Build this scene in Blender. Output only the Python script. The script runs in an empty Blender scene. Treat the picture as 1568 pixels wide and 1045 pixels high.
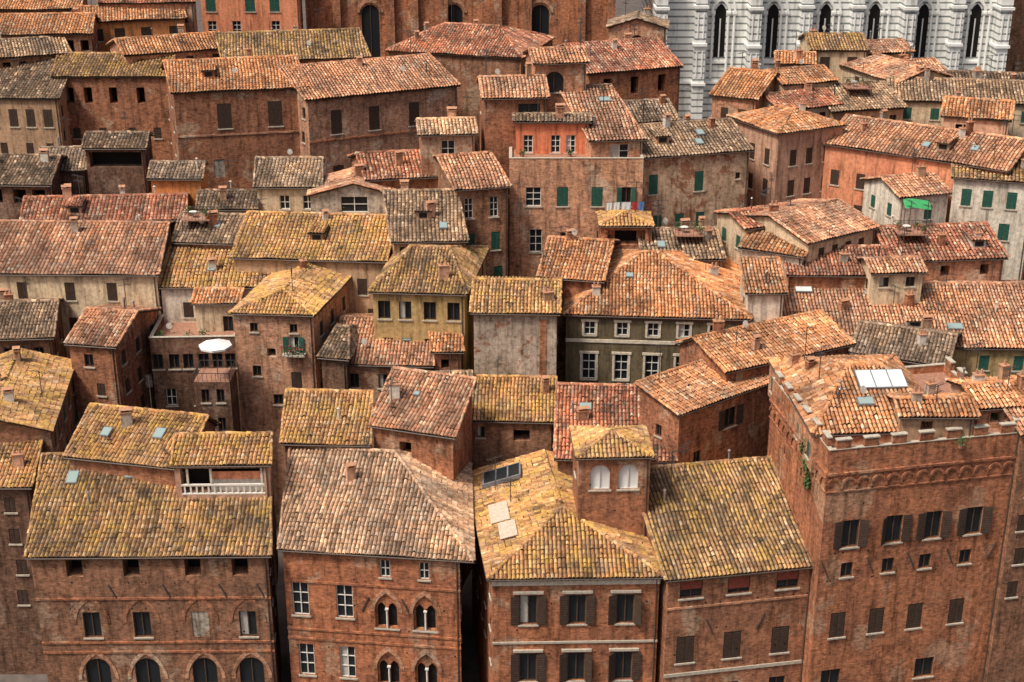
import bpy, math, random
import numpy as np
from mathutils import Vector as V
random.seed(7); rng=np.random.default_rng(7)
sc=bpy.context.scene
sc.view_settings.view_transform='Standard'; sc.view_settings.look='None'; sc.view_settings.exposure=0
# viewpoint: gallery of the tower, 85 m above the square, looking down 22 degrees
cam=bpy.data.cameras.new('camera'); co=bpy.data.objects.new('camera',cam); sc.collection.objects.link(co)
co.location=(0,0,85); co.rotation_euler=(math.radians(68),0,0); cam.lens=50; cam.sensor_width=36
cam.clip_end=6000; sc.camera=co
S=V((-.50,-.36,1.0)).normalized()
w=bpy.data.worlds.new('World'); sc.world=w; w.use_nodes=True
nt=w.node_tree; sky=nt.nodes.new('ShaderNodeTexSky'); sky.sky_type='NISHITA'; sky.sun_disc=False
sky.sun_elevation=math.asin(S.z); sky.sun_rotation=math.atan2(S.x,S.y); sky.dust_density=8; sky.air_density=1.0
bg=nt.nodes['Background']; bg.inputs[1].default_value=.10; nt.links.new(sky.outputs[0],bg.inputs[0])
sl=bpy.data.lights.new('sun','SUN'); sl.energy=3.2; sl.angle=math.radians(10); sl.color=(1,.91,.79)
so=bpy.data.objects.new('sun',sl); sc.collection.objects.link(so); so.rotation_euler=S.to_track_quat('Z','Y').to_euler()
def N(nt,t,ins=None,**kw):
    n=nt.nodes.new(t)
    for a,b in kw.items(): setattr(n,a,b)
    for k,v in (ins or {}).items():
        if isinstance(v,bpy.types.NodeSocket): nt.links.new(v,n.inputs[k])
        else: n.inputs[k].default_value=v
    return n
def mix(nt,f,a,b,bl='MIX'):
    n=nt.nodes.new('ShaderNodeMix'); n.data_type='RGBA'; n.blend_type=bl
    for i,v in ((0,f),(6,a),(7,b)):
        if isinstance(v,bpy.types.NodeSocket): nt.links.new(v,n.inputs[i])
        else: n.inputs[i].default_value=(v if i==0 else (*v,1))
    return n.outputs[2]
def mth(nt,op,a,b=0.0):
    return N(nt,'ShaderNodeMath',{0:a,1:b},operation=op).outputs[0]
def ramp(nt,f,st):
    n=N(nt,'ShaderNodeValToRGB',{0:f}); cr=n.color_ramp
    while len(cr.elements)<len(st): cr.elements.new(.5)
    for e,(p,c) in zip(cr.elements,st): e.position=p; e.color=(*c,1)
    return n.outputs[0]
def mask(nt,f,lo,hi):
    return N(nt,'ShaderNodeMapRange',{0:f,1:lo,2:hi,3:0.0,4:1.0}).outputs[0]
def noise(nt,vec,scale,det=4,rough=.6):
    return N(nt,'ShaderNodeTexNoise',{'Vector':vec,'Scale':scale,'Detail':det,'Roughness':rough}).outputs[0]
def off(nt,vec,o,s=(1,1,1)):
    return N(nt,'ShaderNodeMapping',{0:vec,1:o,3:s}).outputs[0]
def newmat(name):
    m=bpy.data.materials.new(name); m.use_nodes=True
    return m,m.node_tree,m.node_tree.nodes['Principled BSDF']
MATS={}
def simple(name,c,r=.8,var=.25,sc_=3,metal=0,spec=.3):
    m,nt,b=newmat(name); g=N(nt,'ShaderNodeNewGeometry').outputs['Position']
    n=noise(nt,g,sc_,5)
    col=mix(nt,mask(nt,n,.3,.7),tuple(x*(1-var) for x in c),tuple(min(1,x*(1+var)) for x in c))
    nt.links.new(col,b.inputs['Base Color']); b.inputs['Roughness'].default_value=r; b.inputs['Metallic'].default_value=metal
    b.inputs['Specular IOR Level'].default_value=spec
    MATS[name]=m
def tile(name,cd,cm,cl,lich,moss,lcol=(.64,.37,.12)):
    m,nt,b=newmat(name)
    uv=N(nt,'ShaderNodeTexCoord').outputs['UV']; g=N(nt,'ShaderNodeNewGeometry').outputs['Position']
    orn=N(nt,'ShaderNodeObjectInfo').outputs['Random']
    s=N(nt,'ShaderNodeSeparateXYZ',{0:uv}); fu=mth(nt,'FLOOR',s.outputs[0]); fv=mth(nt,'FLOOR',s.outputs[1])
    cell=N(nt,'ShaderNodeCombineXYZ',{0:fu,1:fv}).outputs[0]
    wn=N(nt,'ShaderNodeTexWhiteNoise',{0:cell},noise_dimensions='3D')
    cb=N(nt,'ShaderNodeCombineXYZ',{0:fu,1:mth(nt,'FLOOR',mth(nt,'DIVIDE',fv,9.0)),2:3.3}).outputs[0]
    wc=N(nt,'ShaderNodeTexWhiteNoise',{0:cb},noise_dimensions='3D')
    L=lambda a,b_,t:tuple(x*(1-t)+y*t for x,y in zip(a,b_))
    col=ramp(nt,wn.outputs[0],[(0,L(cd,cm,.35)),(.15,L(cd,cm,.8)),(.55,cm),(.9,cl),(1,(.74,.61,.48))])
    col=mix(nt,1.0,col,ramp(nt,wc.outputs[0],[(0,(.64,.62,.60)),(.5,(1,1,1)),(1,(1.18,1.15,1.10))]),'MULTIPLY')
    col=mix(nt,1.0,col,ramp(nt,orn,[(0,(.86,.86,.88)),(.35,(1.06,1.0,.94)),(.7,(1.0,.93,.86)),(1,(1.14,1.10,1.04))]),'MULTIPLY')
    vo=N(nt,'ShaderNodeTexVoronoi',{'Vector':off(nt,uv,(0,0,0),(.08,.10,1)),'Scale':1.0}); vs=N(nt,'ShaderNodeSeparateColor',{0:vo.outputs['Color']})
    col=mix(nt,1.0,col,ramp(nt,vs.outputs[0],[(0,(.78,.76,.75)),(.5,(1,1,1)),(1,(1.18,1.08,.96))]),'MULTIPLY')
    n1=noise(nt,g,.22,6,.65)
    big=ramp(nt,n1,[(.36,(.56,.56,.56)),(.5,(.98,.97,.96)),(.64,(1.26,1.19,1.08))]); col=mix(nt,1.0,col,big,'MULTIPLY')
    r2=N(nt,'ShaderNodeSeparateColor',{0:wn.outputs[1]})
    ng=noise(nt,off(nt,g,(3,-15,2)),.7,7,.7); col=mix(nt,mth(nt,'MULTIPLY',mask(nt,ng,.50,.64),.38),col,(.38,.31,.25))
    nl=noise(nt,off(nt,g,(13,5,2)),.5,7,.7); nl=mth(nt,'ADD',nl,mth(nt,'MULTIPLY',r2.outputs[0],.12))
    fl=mth(nt,'MULTIPLY',mask(nt,nl,lich,lich+.14),.8)
    col=mix(nt,fl,col,mix(nt,r2.outputs[1],lcol,tuple(x*.68 for x in lcol)))
    nm=noise(nt,off(nt,g,(-7,31,9)),.4,8,.72); nm=mth(nt,'ADD',nm,mth(nt,'MULTIPLY',r2.outputs[2],.10))
    fm=mth(nt,'MULTIPLY',mask(nt,nm,moss,moss+.15),.85)
    ns=noise(nt,off(nt,uv,(0,0,0),(.30,.055,1)),1.0,6,.7); fs=mth(nt,'MULTIPLY',mask(nt,ns,moss-.04,moss+.09),.7)
    fm=mth(nt,'MAXIMUM',fm,fs)
    col=mix(nt,fm,col,(.075,.064,.046))
    fine=noise(nt,g,3.2,6,.75); col=mix(nt,1.0,col,ramp(nt,fine,[(.32,(.50,.48,.46)),(.52,(1,1,1)),(.72,(1.30,1.28,1.25))]),'MULTIPLY')
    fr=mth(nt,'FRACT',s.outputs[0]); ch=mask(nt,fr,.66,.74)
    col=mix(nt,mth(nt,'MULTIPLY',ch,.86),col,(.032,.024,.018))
    nt.links.new(col,b.inputs['Base Color']); b.inputs['Roughness'].default_value=.9; b.inputs['Specular IOR Level'].default_value=.2
    MATS[name]=m
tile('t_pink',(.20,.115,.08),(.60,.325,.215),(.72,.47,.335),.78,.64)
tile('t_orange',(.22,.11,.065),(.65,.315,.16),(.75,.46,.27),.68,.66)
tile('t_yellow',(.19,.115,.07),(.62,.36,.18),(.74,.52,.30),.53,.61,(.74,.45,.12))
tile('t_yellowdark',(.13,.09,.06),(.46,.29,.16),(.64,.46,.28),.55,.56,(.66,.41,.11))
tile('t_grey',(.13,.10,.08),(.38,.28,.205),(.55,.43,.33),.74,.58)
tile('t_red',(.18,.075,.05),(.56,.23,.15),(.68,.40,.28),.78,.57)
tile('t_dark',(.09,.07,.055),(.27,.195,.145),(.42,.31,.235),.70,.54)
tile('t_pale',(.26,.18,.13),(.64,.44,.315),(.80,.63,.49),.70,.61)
def wall(name,c1,c2,brick=.5,peel=None,pc=(.36,.19,.125),dirt=.5,patch=None):
    m,nt,b=newmat(name)
    uv=N(nt,'ShaderNodeTexCoord').outputs['UV']; g=N(nt,'ShaderNodeNewGeometry').outputs['Position']
    orn=N(nt,'ShaderNodeObjectInfo').outputs['Random']
    col=mix(nt,mask(nt,noise(nt,g,.28,6,.7),.38,.60),c1,c2)
    col=mix(nt,1.0,col,ramp(nt,orn,[(0,(.86,.86,.88)),(.4,(1.08,1.0,.94)),(.75,(.98,.96,.94)),(1,(1.16,1.13,1.08))]),'MULTIPLY')
    if patch:
        f=mask(nt,noise(nt,off(nt,g,(25,3,11)),.24,6,.62),.57,.60); col=mix(nt,mth(nt,'MULTIPLY',f,.65),col,patch)
        f=mask(nt,noise(nt,off(nt,g,(2,43,7)),.5,3,.5),.60,.63); col=mix(nt,mth(nt,'MULTIPLY',f,.45),col,tuple(x*.5 for x in c2))
    bt=N(nt,'ShaderNodeTexBrick',{'Vector':uv,'Color1':(.60,.59,.58,1),'Color2':(1.30,1.22,1.13,1),'Mortar':(1.05,1.1,1.12,1),'Scale':1.0,'Mortar Size':.014,'Brick Width':.40,'Row Height':.13,'Bias':0.0})
    if brick>0: col=mix(nt,brick,col,mix(nt,1.0,col,bt.outputs[0],'MULTIPLY'))
    if peel:
        f=mask(nt,noise(nt,off(nt,g,(5,9,1)),.45,7,.7),peel,peel+.03)
        pcol=mix(nt,.8,pc,mix(nt,1.0,pc,bt.outputs[0],'MULTIPLY'))
        col=mix(nt,f,col,pcol)
    st=noise(nt,off(nt,uv,(0,0,0),(1.6,.16,1)),1.,6,.7)
    col=mix(nt,1.0,col,ramp(nt,st,[(.32,(.40,.38,.36)),(.5,(.97,.96,.95)),(.72,(1.22,1.21,1.19))]),'MULTIPLY')
    sp=noise(nt,g,2.6,8,.75)
    col=mix(nt,dirt,col,mix(nt,1.0,col,ramp(nt,sp,[(.36,(.36,.33,.32)),(.5,(1,1,1)),(.68,(1.36,1.34,1.31))]),'MULTIPLY'))
    nt.links.new(col,b.inputs['Base Color']); b.inputs['Roughness'].default_value=.92; b.inputs['Specular IOR Level'].default_value=.15
    bp=N(nt,'ShaderNodeBump',{'Height':sp,'Strength':.4,'Distance':.06}); nt.links.new(bp.outputs[0],b.inputs['Normal'])
    MATS[name]=m
wall('brick',(.45,.215,.125),(.31,.155,.10),.85,dirt=.8,patch=(.48,.35,.25))
wall('brickred',(.48,.21,.115),(.34,.155,.095),.85,dirt=.8,patch=(.48,.31,.21))
wall('brickbrown',(.36,.195,.125),(.245,.14,.095),.85,dirt=.8,patch=(.41,.29,.21))
wall('brickdark',(.22,.13,.095),(.15,.095,.07),.85,dirt=.8,patch=(.28,.20,.155))
wall('brickpink',(.60,.345,.23),(.44,.25,.165),.75,.62,(.34,.17,.11),dirt=.75,patch=(.60,.48,.37))
wall('mixed',(.58,.43,.31),(.44,.31,.22),.3,.51,(.38,.19,.12),dirt=.75)
wall('tan',(.52,.36,.235),(.39,.265,.175),.1,.63)
wall('cream',(.72,.60,.43),(.58,.46,.32),0,.67)
wall('white',(.80,.76,.67),(.64,.59,.50),0,.69)
wall('greyst',(.52,.475,.42),(.35,.315,.27),.25,.59,dirt=.85)
wall('olive',(.19,.155,.095),(.145,.118,.075),0,None,dirt=.45)
wall('orange',(.72,.31,.12),(.60,.26,.10),0,.70)
wall('salmon',(.80,.35,.20),(.66,.28,.165),0,.72)
wall('salmonred',(.80,.27,.15),(.70,.24,.13),0,None,dirt=.3)
wall('pinkst',(.66,.42,.30),(.54,.33,.23),.2,.64)
wall('ochre',(.58,.42,.20),(.45,.325,.155),0,.66)
simple('stone',(.48,.43,.35)); simple('trimcream',(.66,.58,.46)); simple('underroof',(.075,.05,.035)); simple('gutter',(.10,.07,.055),.5)
simple('frame_white',(.74,.72,.66),.6,.08); simple('frame_brown',(.10,.06,.04),.6); simple('shut_brown',(.07,.045,.033),.7)
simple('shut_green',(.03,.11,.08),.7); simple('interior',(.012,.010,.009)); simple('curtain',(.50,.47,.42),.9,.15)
simple('blind_red',(.28,.07,.045)); simple('terrace',(.36,.19,.13),.9,.3); simple('metal',(.16,.16,.16),.4,.2,3,.8)
simple('panel',(.68,.75,.74),.4,.12,1.2); simple('pale_sheet',(.58,.48,.38),.8,.2); simple('lead',(.20,.20,.21),.5)
simple('green_cloth',(.05,.34,.12)); simple('blue_cloth',(.10,.22,.5)); simple('white_cloth',(.8,.8,.78),.9,.04); simple('red_cloth',(.5,.05,.05))
simple('leaf',(.06,.10,.03),.8,.5,6); simple('paving',(.12,.10,.09),.9,.3,.6); simple('clay',(.48,.25,.15)); simple('render_white',(.62,.57,.50),.9,.3)
m,nt,b=newmat('glass'); b.inputs['Base Color'].default_value=(.02,.024,.028,1); b.inputs['Roughness'].default_value=.15; b.inputs['Specular IOR Level'].default_value=.3; MATS['glass']=m
m,nt,b=newmat('skyglass'); b.inputs['Base Color'].default_value=(.30,.40,.39,1); b.inputs['Roughness'].default_value=.15; MATS['skyglass']=m
m,nt,b=newmat('marble'); g=N(nt,'ShaderNodeNewGeometry').outputs['Position']; z_=N(nt,'ShaderNodeSeparateXYZ',{0:g}).outputs[2]
f=mask(nt,mth(nt,'FRACT',mth(nt,'DIVIDE',z_,1.15)),.74,.77)
wc=mix(nt,mask(nt,noise(nt,g,.5,6,.7),.3,.7),(.80,.82,.79),(.93,.94,.92)); dk=mix(nt,mask(nt,noise(nt,g,.9,5,.7),.35,.65),(.16,.19,.19),(.32,.34,.33)); mc=mix(nt,f,wc,dk)
stn=noise(nt,off(nt,g,(0,0,0),(1,1,.15)),.9,6,.7); nt.links.new(mix(nt,1.0,mc,ramp(nt,stn,[(.32,(.55,.54,.52)),(.5,(1,1,1))]),'MULTIPLY'),b.inputs['Base Color']); MATS['marble']=m
simple('marble_white',(.86,.87,.84),.6,.10)
Z=V((0,0,1))
class MB:
    def __init__(s): s.v=[];s.f=[];s.m=[];s.uv=[];s.mats=[]
    def mi(s,n):
        if n not in s.mats: s.mats.append(n)
        return s.mats.index(n)
    def poly(s,pts,mat):
        i=len(s.v); s.v+= [tuple(p) for p in pts]; s.f.append(tuple(range(i,i+len(pts)))); s.m.append(s.mi(mat))
        n=(pts[1]-pts[0]).cross(pts[2]-pts[0])
        if n.length<1e-9: n=V((0,-1,0))
        n.normalize()
        if abs(n.z)>.9: s.uv+=[(p.x,p.y) for p in pts]
        else:
            t=Z.cross(n).normalized(); s.uv+=[(p.dot(t),p.z) for p in pts]
    def box(s,c,a,b_,c_,mat):
        P=lambda i,j,k:c+a*i+b_*j+c_*k
        for q in (((-1,-1,-1),(-1,1,-1),(1,1,-1),(1,-1,-1)),((-1,-1,1),(1,-1,1),(1,1,1),(-1,1,1)),((-1,-1,-1),(1,-1,-1),(1,-1,1),(-1,-1,1)),
                  ((1,-1,-1),(1,1,-1),(1,1,1),(1,-1,1)),((1,1,-1),(-1,1,-1),(-1,1,1),(1,1,1)),((-1,1,-1),(-1,-1,-1),(-1,-1,1),(-1,1,1))):
            s.poly([P(*k) for k in q],mat)
    def cyl(s,p,q,r,mat,n=6,r2=None):
        r2=r if r2 is None else r2; a=(q-p).normalized(); x=a.orthogonal().normalized(); y=a.cross(x)
        R=[(math.cos(2*math.pi*i/n),math.sin(2*math.pi*i/n)) for i in range(n)]
        for i in range(n):
            c,d=R[i],R[(i+1)%n]
            s.poly([p+(x*c[0]+y*c[1])*r,p+(x*d[0]+y*d[1])*r,q+(x*d[0]+y*d[1])*r2,q+(x*c[0]+y*c[1])*r2],mat)
        s.poly([q+(x*c[0]+y*c[1])*r2 for c in R],mat)
    def leaves(s,c,rx,ry,rz,n,mat='leaf',sz=.12):
        for i in range(n):
            d=V((random.gauss(0,.5)*rx,random.gauss(0,.5)*ry,random.gauss(0,.5)*rz)); p=c+d
            a=V([random.uniform(-1,1) for _ in range(3)]).normalized()*sz; b=a.orthogonal().normalized()*sz*.8
            s.poly([p-a,p+b,p+a,p-b],mat)
    def obj(s,name,par=None,loc=V((0,0,0))):
        if not s.v: return None
        me=bpy.data.meshes.new(name); me.from_pydata([tuple(V(p)-loc) for p in s.v],[],s.f)
        for n in s.mats: me.materials.append(MATS[n])
        me.polygons.foreach_set('material_index',s.m)
        u=me.uv_layers.new(name='UVMap'); u.data.foreach_set('uv',np.array(s.uv,dtype=np.float32).ravel())
        o=bpy.data.objects.new(name,me); sc.collection.objects.link(o)
        if par: o.parent=par
        else: o.location=loc
        return o
def empty(name,loc):
    e=bpy.data.objects.new(name,None); e.location=loc; e.empty_display_size=1; sc.collection.objects.link(e); return e
class Tiles:
    def __init__(s): s.V=[];s.F=[];s.U=[];s.n=0
    def add(s,v,f,u): s.V.append(v); s.F.append(f+s.n); s.U.append(u); s.n+=len(v)
    def facet(s,P,per=.36,row=.54,lod=0):
        P=np.array([tuple(p) for p in P],float); e=P[1]-P[0]; e/=np.linalg.norm(e)
        n=np.cross(e,P[2]-P[0]); n/=np.linalg.norm(n)
        if n[2]<0: n=-n
        d=np.cross(n,e)
        if d[2]<0: d=-d
        q=np.stack([(P-P[0])@e,(P-P[0])@d],1); u0,u1=q[:,0].min(),q[:,0].max(); vm=q[:,1].max()
        nc=int(math.ceil((u1-u0)/per)); nr=int(math.ceil(vm/row))+1
        if nc<1 or nr<1: return
        fr=[0,.14,.35,.56,.70] if not lod else [0,.2,.5,.7]; hh=[0,.095,.14,.095,0] if not lod else [0,.12,.12,0]
        U=(np.arange(nc)[:,None]+np.array(fr)[None]).ravel()*per+u0; H=np.tile(hh,nc); C=np.repeat(np.arange(nc),len(fr))
        k=U<u1-1e-6; U,H,C=U[k],H[k],C[k]
        U=np.append(U,u1); H=np.append(H,0); C=np.append(C,nc-1)
        lo=np.full(len(U),1e9); hi=np.full(len(U),-1e9)
        for i in range(len(q)):
            a,b=q[i],q[(i+1)%len(q)]
            if abs(a[0]-b[0])<1e-6:
                mm=np.abs(U-a[0])<1e-4
                for vv in (a[1],b[1]): lo[mm]=np.minimum(lo[mm],vv); hi[mm]=np.maximum(hi[mm],vv)
            else:
                t=(U-a[0])/(b[0]-a[0]); mm=(t>=-1e-6)&(t<=1+1e-6); vv=a[1]+t*(b[1]-a[1])
                lo[mm]=np.minimum(lo[mm],vv[mm]); hi[mm]=np.maximum(hi[mm],vv[mm])
        bad=hi<lo; lo[bad]=0; hi[bad]=0
        nu=len(U); jit=rng.normal(0,.014,(nr,nc)); jit2=rng.normal(0,.045,(nr,nc)); ph=rng.random(4)*6; uj=rng.normal(0,.014,(nr,nc))
        R=np.arange(nr)[:,None]*row
        cj=jit2[:,C]; vb=np.clip(R+cj*(R>0),lo,hi); vt=np.clip(R+row,lo,hi)
        inn=((U>u0+.3)&(U<u1-.3))[None]
        def pos(vv,lift):
            Ub=np.broadcast_to(U,vv.shape)
            wv=.065*np.sin(Ub*.55+ph[0])*np.sin(vv*.7+ph[1])+.025*np.sin(Ub*1.7+ph[2]+vv*.9)
            o=H[None]*(1+0*vv)+jit[:,C]+lift+wv
            Ux=Ub+inn*(uj[:,C]+.04*np.sin(vv*.8+ph[3]))
            return P[0]+Ux[...,None]*e+vv[...,None]*d+o[...,None]*n
        A=pos(vb,.05); B=pos(vt,.0)
        v=np.stack([A,B],1).reshape(-1,3)
        cu=rng.integers(0,900); cv=rng.integers(0,900)
        ub=(U-u0)/per; UVb=np.stack([np.broadcast_to(ub,vb.shape)+cu, np.broadcast_to(np.arange(nr)[:,None]+.02,vb.shape)+cv],-1)
        UVt=UVb.copy(); UVt[...,1]+=.95
        uv=np.stack([UVb,UVt],1).reshape(-1,2)
        idx=np.arange(nr*2*nu).reshape(nr,2,nu)
        f=np.stack([idx[:,0,:-1],idx[:,0,1:],idx[:,1,1:],idx[:,1,:-1]],-1)
        ok=((vt-vb)[:,:-1]+(vt-vb)[:,1:])>1e-3
        s.add(v,f[ok],uv)
    def ridge(s,p,q,r=.17):
        p=np.array(tuple(p)); q=np.array(tuple(q)); L=np.linalg.norm(q-p)
        if L<.3: return
        a=(q-p)/L; sd=np.cross(a,[0,0,1]); sd/=np.linalg.norm(sd); up=np.cross(sd,a); n=max(1,int(L/.45))
        an=np.linspace(-.25,math.pi+.25,6); prof=np.cos(an)[:,None]*sd+np.sin(an)[:,None]*up
        for i in range(n):
            c0=p+a*L*i/n; c1=p+a*L*(i+1)/n+a*.03; j=rng.normal(0,.02,3)
            v=np.vstack([c0+up*.03+prof*r*1.12+j,c1+up*.03+prof*r*.92+j])
            f=np.array([[k,k+1,k+7,k+6] for k in range(5)]); cc=rng.integers(0,900)
            uv=np.vstack([np.stack([np.full(6,cc+.3),np.full(6,i+.1)],1),np.stack([np.full(6,cc+.3),np.full(6,i+.9)],1)])
            s.add(v,f,uv)
    def obj(s,name,mat,par,loc):
        if not s.V: return
        v=np.vstack(s.V)-np.array(tuple(loc)); f=np.vstack(s.F).astype(np.int32); u=np.vstack(s.U)
        me=bpy.data.meshes.new(name); me.vertices.add(len(v)); me.vertices.foreach_set('co',v.astype(np.float32).ravel())
        me.loops.add(f.size); me.loops.foreach_set('vertex_index',f.ravel()); me.polygons.add(len(f))
        me.polygons.foreach_set('loop_start',np.arange(0,f.size,4,dtype=np.int32)); me.polygons.foreach_set('loop_total',np.full(len(f),4,dtype=np.int32))
        l=me.uv_layers.new(name='UVMap'); l.data.foreach_set('uv',u[f.ravel()].astype(np.float32).ravel())
        me.materials.append(MATS[mat]); me.update(calc_edges=True); me.validate()
        o=bpy.data.objects.new(name,me); sc.collection.objects.link(o); o.parent=par
def ground(y):
    return float(np.interp(y,[-500,95,130,180,250,400,3000],[0,0,6,20,27,28,10]))
mb=MB(); ys=[-300,0,60,95,112,130,155,180,215,250,400,900,3000]; xs=[-2500,-400,-100,0,100,400,2500]
for i in range(len(ys)-1):
    for j in range(len(xs)-1):
        mb.poly([V((xs[j],ys[i],ground(ys[i]))),V((xs[j+1],ys[i],ground(ys[i]))),V((xs[j+1],ys[i+1],ground(ys[i+1]))),V((xs[j],ys[i+1],ground(ys[i+1])))],'paving')
mb.obj('ground')
class Wall:
    """vertical wall from P0 to P1 (left to right seen from outside)"""
    def __init__(s,mb,tr,P0,P1,z0,z1,mat):
        s.mb=mb; s.tr=tr; s.O=V((P0[0],P0[1],0)); D=V((P1[0],P1[1],0))-s.O; s.w=D.length; s.ex=D.normalized(); s.n=s.ex.cross(Z); s.z0=z0; s.z1=z1; s.mat=mat
    def P(s,x,z,d=0): return s.O+s.ex*x+Z*z-s.n*d
    def wb(s,x0,x1,z0,z1,d0,d1,mat,mb=None):
        (mb or s.tr).box(s.P((x0+x1)/2,(z0+z1)/2,(d0+d1)/2),s.ex*((x1-x0)/2),s.n*(abs(d1-d0)/2),Z*((z1-z0)/2),mat)
    def archpts(s,x0,x1,zt,pt,n=6):
        w=x1-x0
        if pt: h=w*.866; L=[(x1-w*math.cos(a),zt-h+w*math.sin(a)) for a in [math.pi/3*i/n for i in range(n+1)]]
        else: h=w/2; L=[((x0+x1)/2-h*math.cos(a),zt-h+h*math.sin(a)) for a in [math.pi/2*i/n for i in range(n+1)]]
        R=[(x0+x1-x,z) for x,z in L[::-1]][1:]
        return L,L+R
    def band(s,xc,w,zt,pt,th=.28,pr=.05,mat=None,leg=0):
        mat=mat or 'brickred'
        _,a=s.archpts(xc-w/2,xc+w/2,zt,pt); _,b=s.archpts(xc-w/2-th,xc+w/2+th,zt+th*(1.1 if not pt else 1.6),pt)
        for i in range(len(a)-1):
            q=[s.P(*a[i],-pr),s.P(*a[i+1],-pr),s.P(*b[i+1],-pr),s.P(*b[i],-pr)]; s.tr.poly(q,mat)
            s.tr.poly([s.P(*b[i],-pr),s.P(*b[i+1],-pr),s.P(*b[i+1],0),s.P(*b[i],0)],mat)
            s.tr.poly([s.P(*a[i],-pr),s.P(*a[i+1],-pr),s.P(*a[i+1],0),s.P(*a[i],0)],mat)
    def build(s,rows,mg=.5,em=.1):
        ws=[]
        for (pos,dz,w,h,st) in rows:
            if isinstance(pos,int): pos=[(i+.5)/pos+random.uniform(-.03,.03) for i in range(pos)]
            for p in pos:
                x=p*s.w
                if x-w/2<em or x+w/2>s.w-em: x=min(max(x,w/2+em+.05),s.w-w/2-em-.05)
                if x-w/2<em or x+w/2>s.w-em: continue
                a=(x-w/2,x+w/2,s.z1-dz-h,s.z1-dz,st)
                if a[3]>s.z1-.03 or a[2]<s.z0+mg: continue
                if any(a[0]<b[1]+.1 and a[1]>b[0]-.1 and a[2]<b[3]+.1 and a[3]>b[2]-.1 for b in ws): continue
                ws.append(a)
        X=sorted({0,s.w}|{a[0] for a in ws}|{a[1] for a in ws}); ZZ=sorted({s.z0,s.z1}|{a[2] for a in ws}|{a[3] for a in ws})
        for i in range(len(X)-1):
            for j in range(len(ZZ)-1):
                cx=(X[i]+X[i+1])/2; cz=(ZZ[j]+ZZ[j+1])/2
                if any(a[0]<cx<a[1] and a[2]<cz<a[3] for a in ws): continue
                s.mb.poly([s.P(X[i],ZZ[j]),s.P(X[i+1],ZZ[j]),s.P(X[i+1],ZZ[j+1]),s.P(X[i],ZZ[j+1])],s.mat)
        for a in ws: s.win(*a)
        return ws
    def win(s,x0,x1,zb,zt,st):
        P=s.P; T=s.tr; w=x1-x0; h=zt-zb; arch=st in 'aAbp'; pt=st in 'bp'
        dep=.28 if st not in 'oL' else 1.6
        s.mb.poly([P(x0,zb),P(x0,zb,dep),P(x0,zt,dep),P(x0,zt)],s.mat); s.mb.poly([P(x1,zb,dep),P(x1,zb),P(x1,zt),P(x1,zt,dep)],s.mat)
        s.mb.poly([P(x0,zb),P(x1,zb),P(x1,zb,dep),P(x0,zb,dep)],s.mat)
        if not arch: s.mb.poly([P(x0,zt,dep),P(x1,zt,dep),P(x1,zt),P(x0,zt)],s.mat)
        else:
            L,A=s.archpts(x0,x1,zt,pt); n=len(L)
            for i in range(n-1):
                s.mb.poly([P(x0,zt),P(*L[i]),P(*L[i+1])],s.mat)
                m=lambda q:(x0+x1-q[0],q[1]); s.mb.poly([P(x1,zt),P(*m(L[i+1])),P(*m(L[i]))],s.mat)
            for i in range(len(A)-1): s.mb.poly([P(*A[i]),P(*A[i],dep),P(*A[i+1],dep),P(*A[i+1])],s.mat)
        if st=='x': T.poly([P(x0,zb,.08),P(x1,zb,.08),P(x1,zt,.08),P(x0,zt,.08)],'greyst'); return
        if st=='b':
            ww=Wall(s.mb,T,s.P(x0,0,.2),s.P(x1,0,.2),zb,zt,s.mat)
            ww.build([([.27,.73],h*.28,w*.38,h*.70,'p')],0.0,.02); T.cyl(P((x0+x1)/2,zb,.1),P((x0+x1)/2,zt-h*.46,.1),.085,'frame_white',8)
            T.box(P((x0+x1)/2,zt-h*.45,.1),s.ex*.15,s.n*.12,Z*.07,'frame_white')
            s.band((x0+x1)/2,w+.1,zt+.1,True,.32,.05,'brickpink'); s.wb(x0-.1,x1+.1,zb-.14,zb,-.1,.05,'stone'); return
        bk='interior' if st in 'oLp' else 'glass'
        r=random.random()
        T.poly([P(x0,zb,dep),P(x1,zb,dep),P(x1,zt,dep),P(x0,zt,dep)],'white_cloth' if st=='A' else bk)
        if st=='L':
            k=int(w/.5)
            s.wb(x0,x1,zb+.85,zb+1.0,-.02,.2,'frame_white'); s.wb(x0,x1,zb,zb+.12,-.02,.2,'frame_white')
            for i in range(k): s.wb(x0+(i+.35)*w/k,x0+(i+.65)*w/k,zb+.12,zb+.85,.03,.15,'frame_white')
            for fx in (.08,.36,.97): s.wb(x0+fx*w-.1,x0+fx*w+.1,zb+1.0,zt,.05,.2,'render_white')
            T.poly([P(x0+w*.34,zb,.6),P(x1,zb,.6),P(x1,zt-.6,.6),P(x0+w*.34,zt-.6,.6)],'salmon')
            T.poly([P(x0+w*.34,zb,.58),P(x1,zb,.58),P(x1,zb+1.2,.58),P(x0+w*.34,zb+1.2,.58)],'render_white')
            return
        if st in 'op': return
        fc='frame_white' if st in 'wWA' else ('frame_white' if st in 'gG' and r<.6 else 'frame_brown'); t=.08; d0,d1=.16,.24
        top=zt if not arch else zt-w/2
        s.wb(x0,x0+t,zb,top,d0,d1,fc); s.wb(x1-t,x1,zb,top,d0,d1,fc); s.wb(x0+t,x1-t,zb,zb+t,d0,d1,fc)
        if not arch: s.wb(x0+t,x1-t,zt-t,zt,d0,d1,fc)
        xc=(x0+x1)/2; s.wb(xc-.045,xc+.045,zb+t,zt-t,d0,d1,fc)
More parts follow.
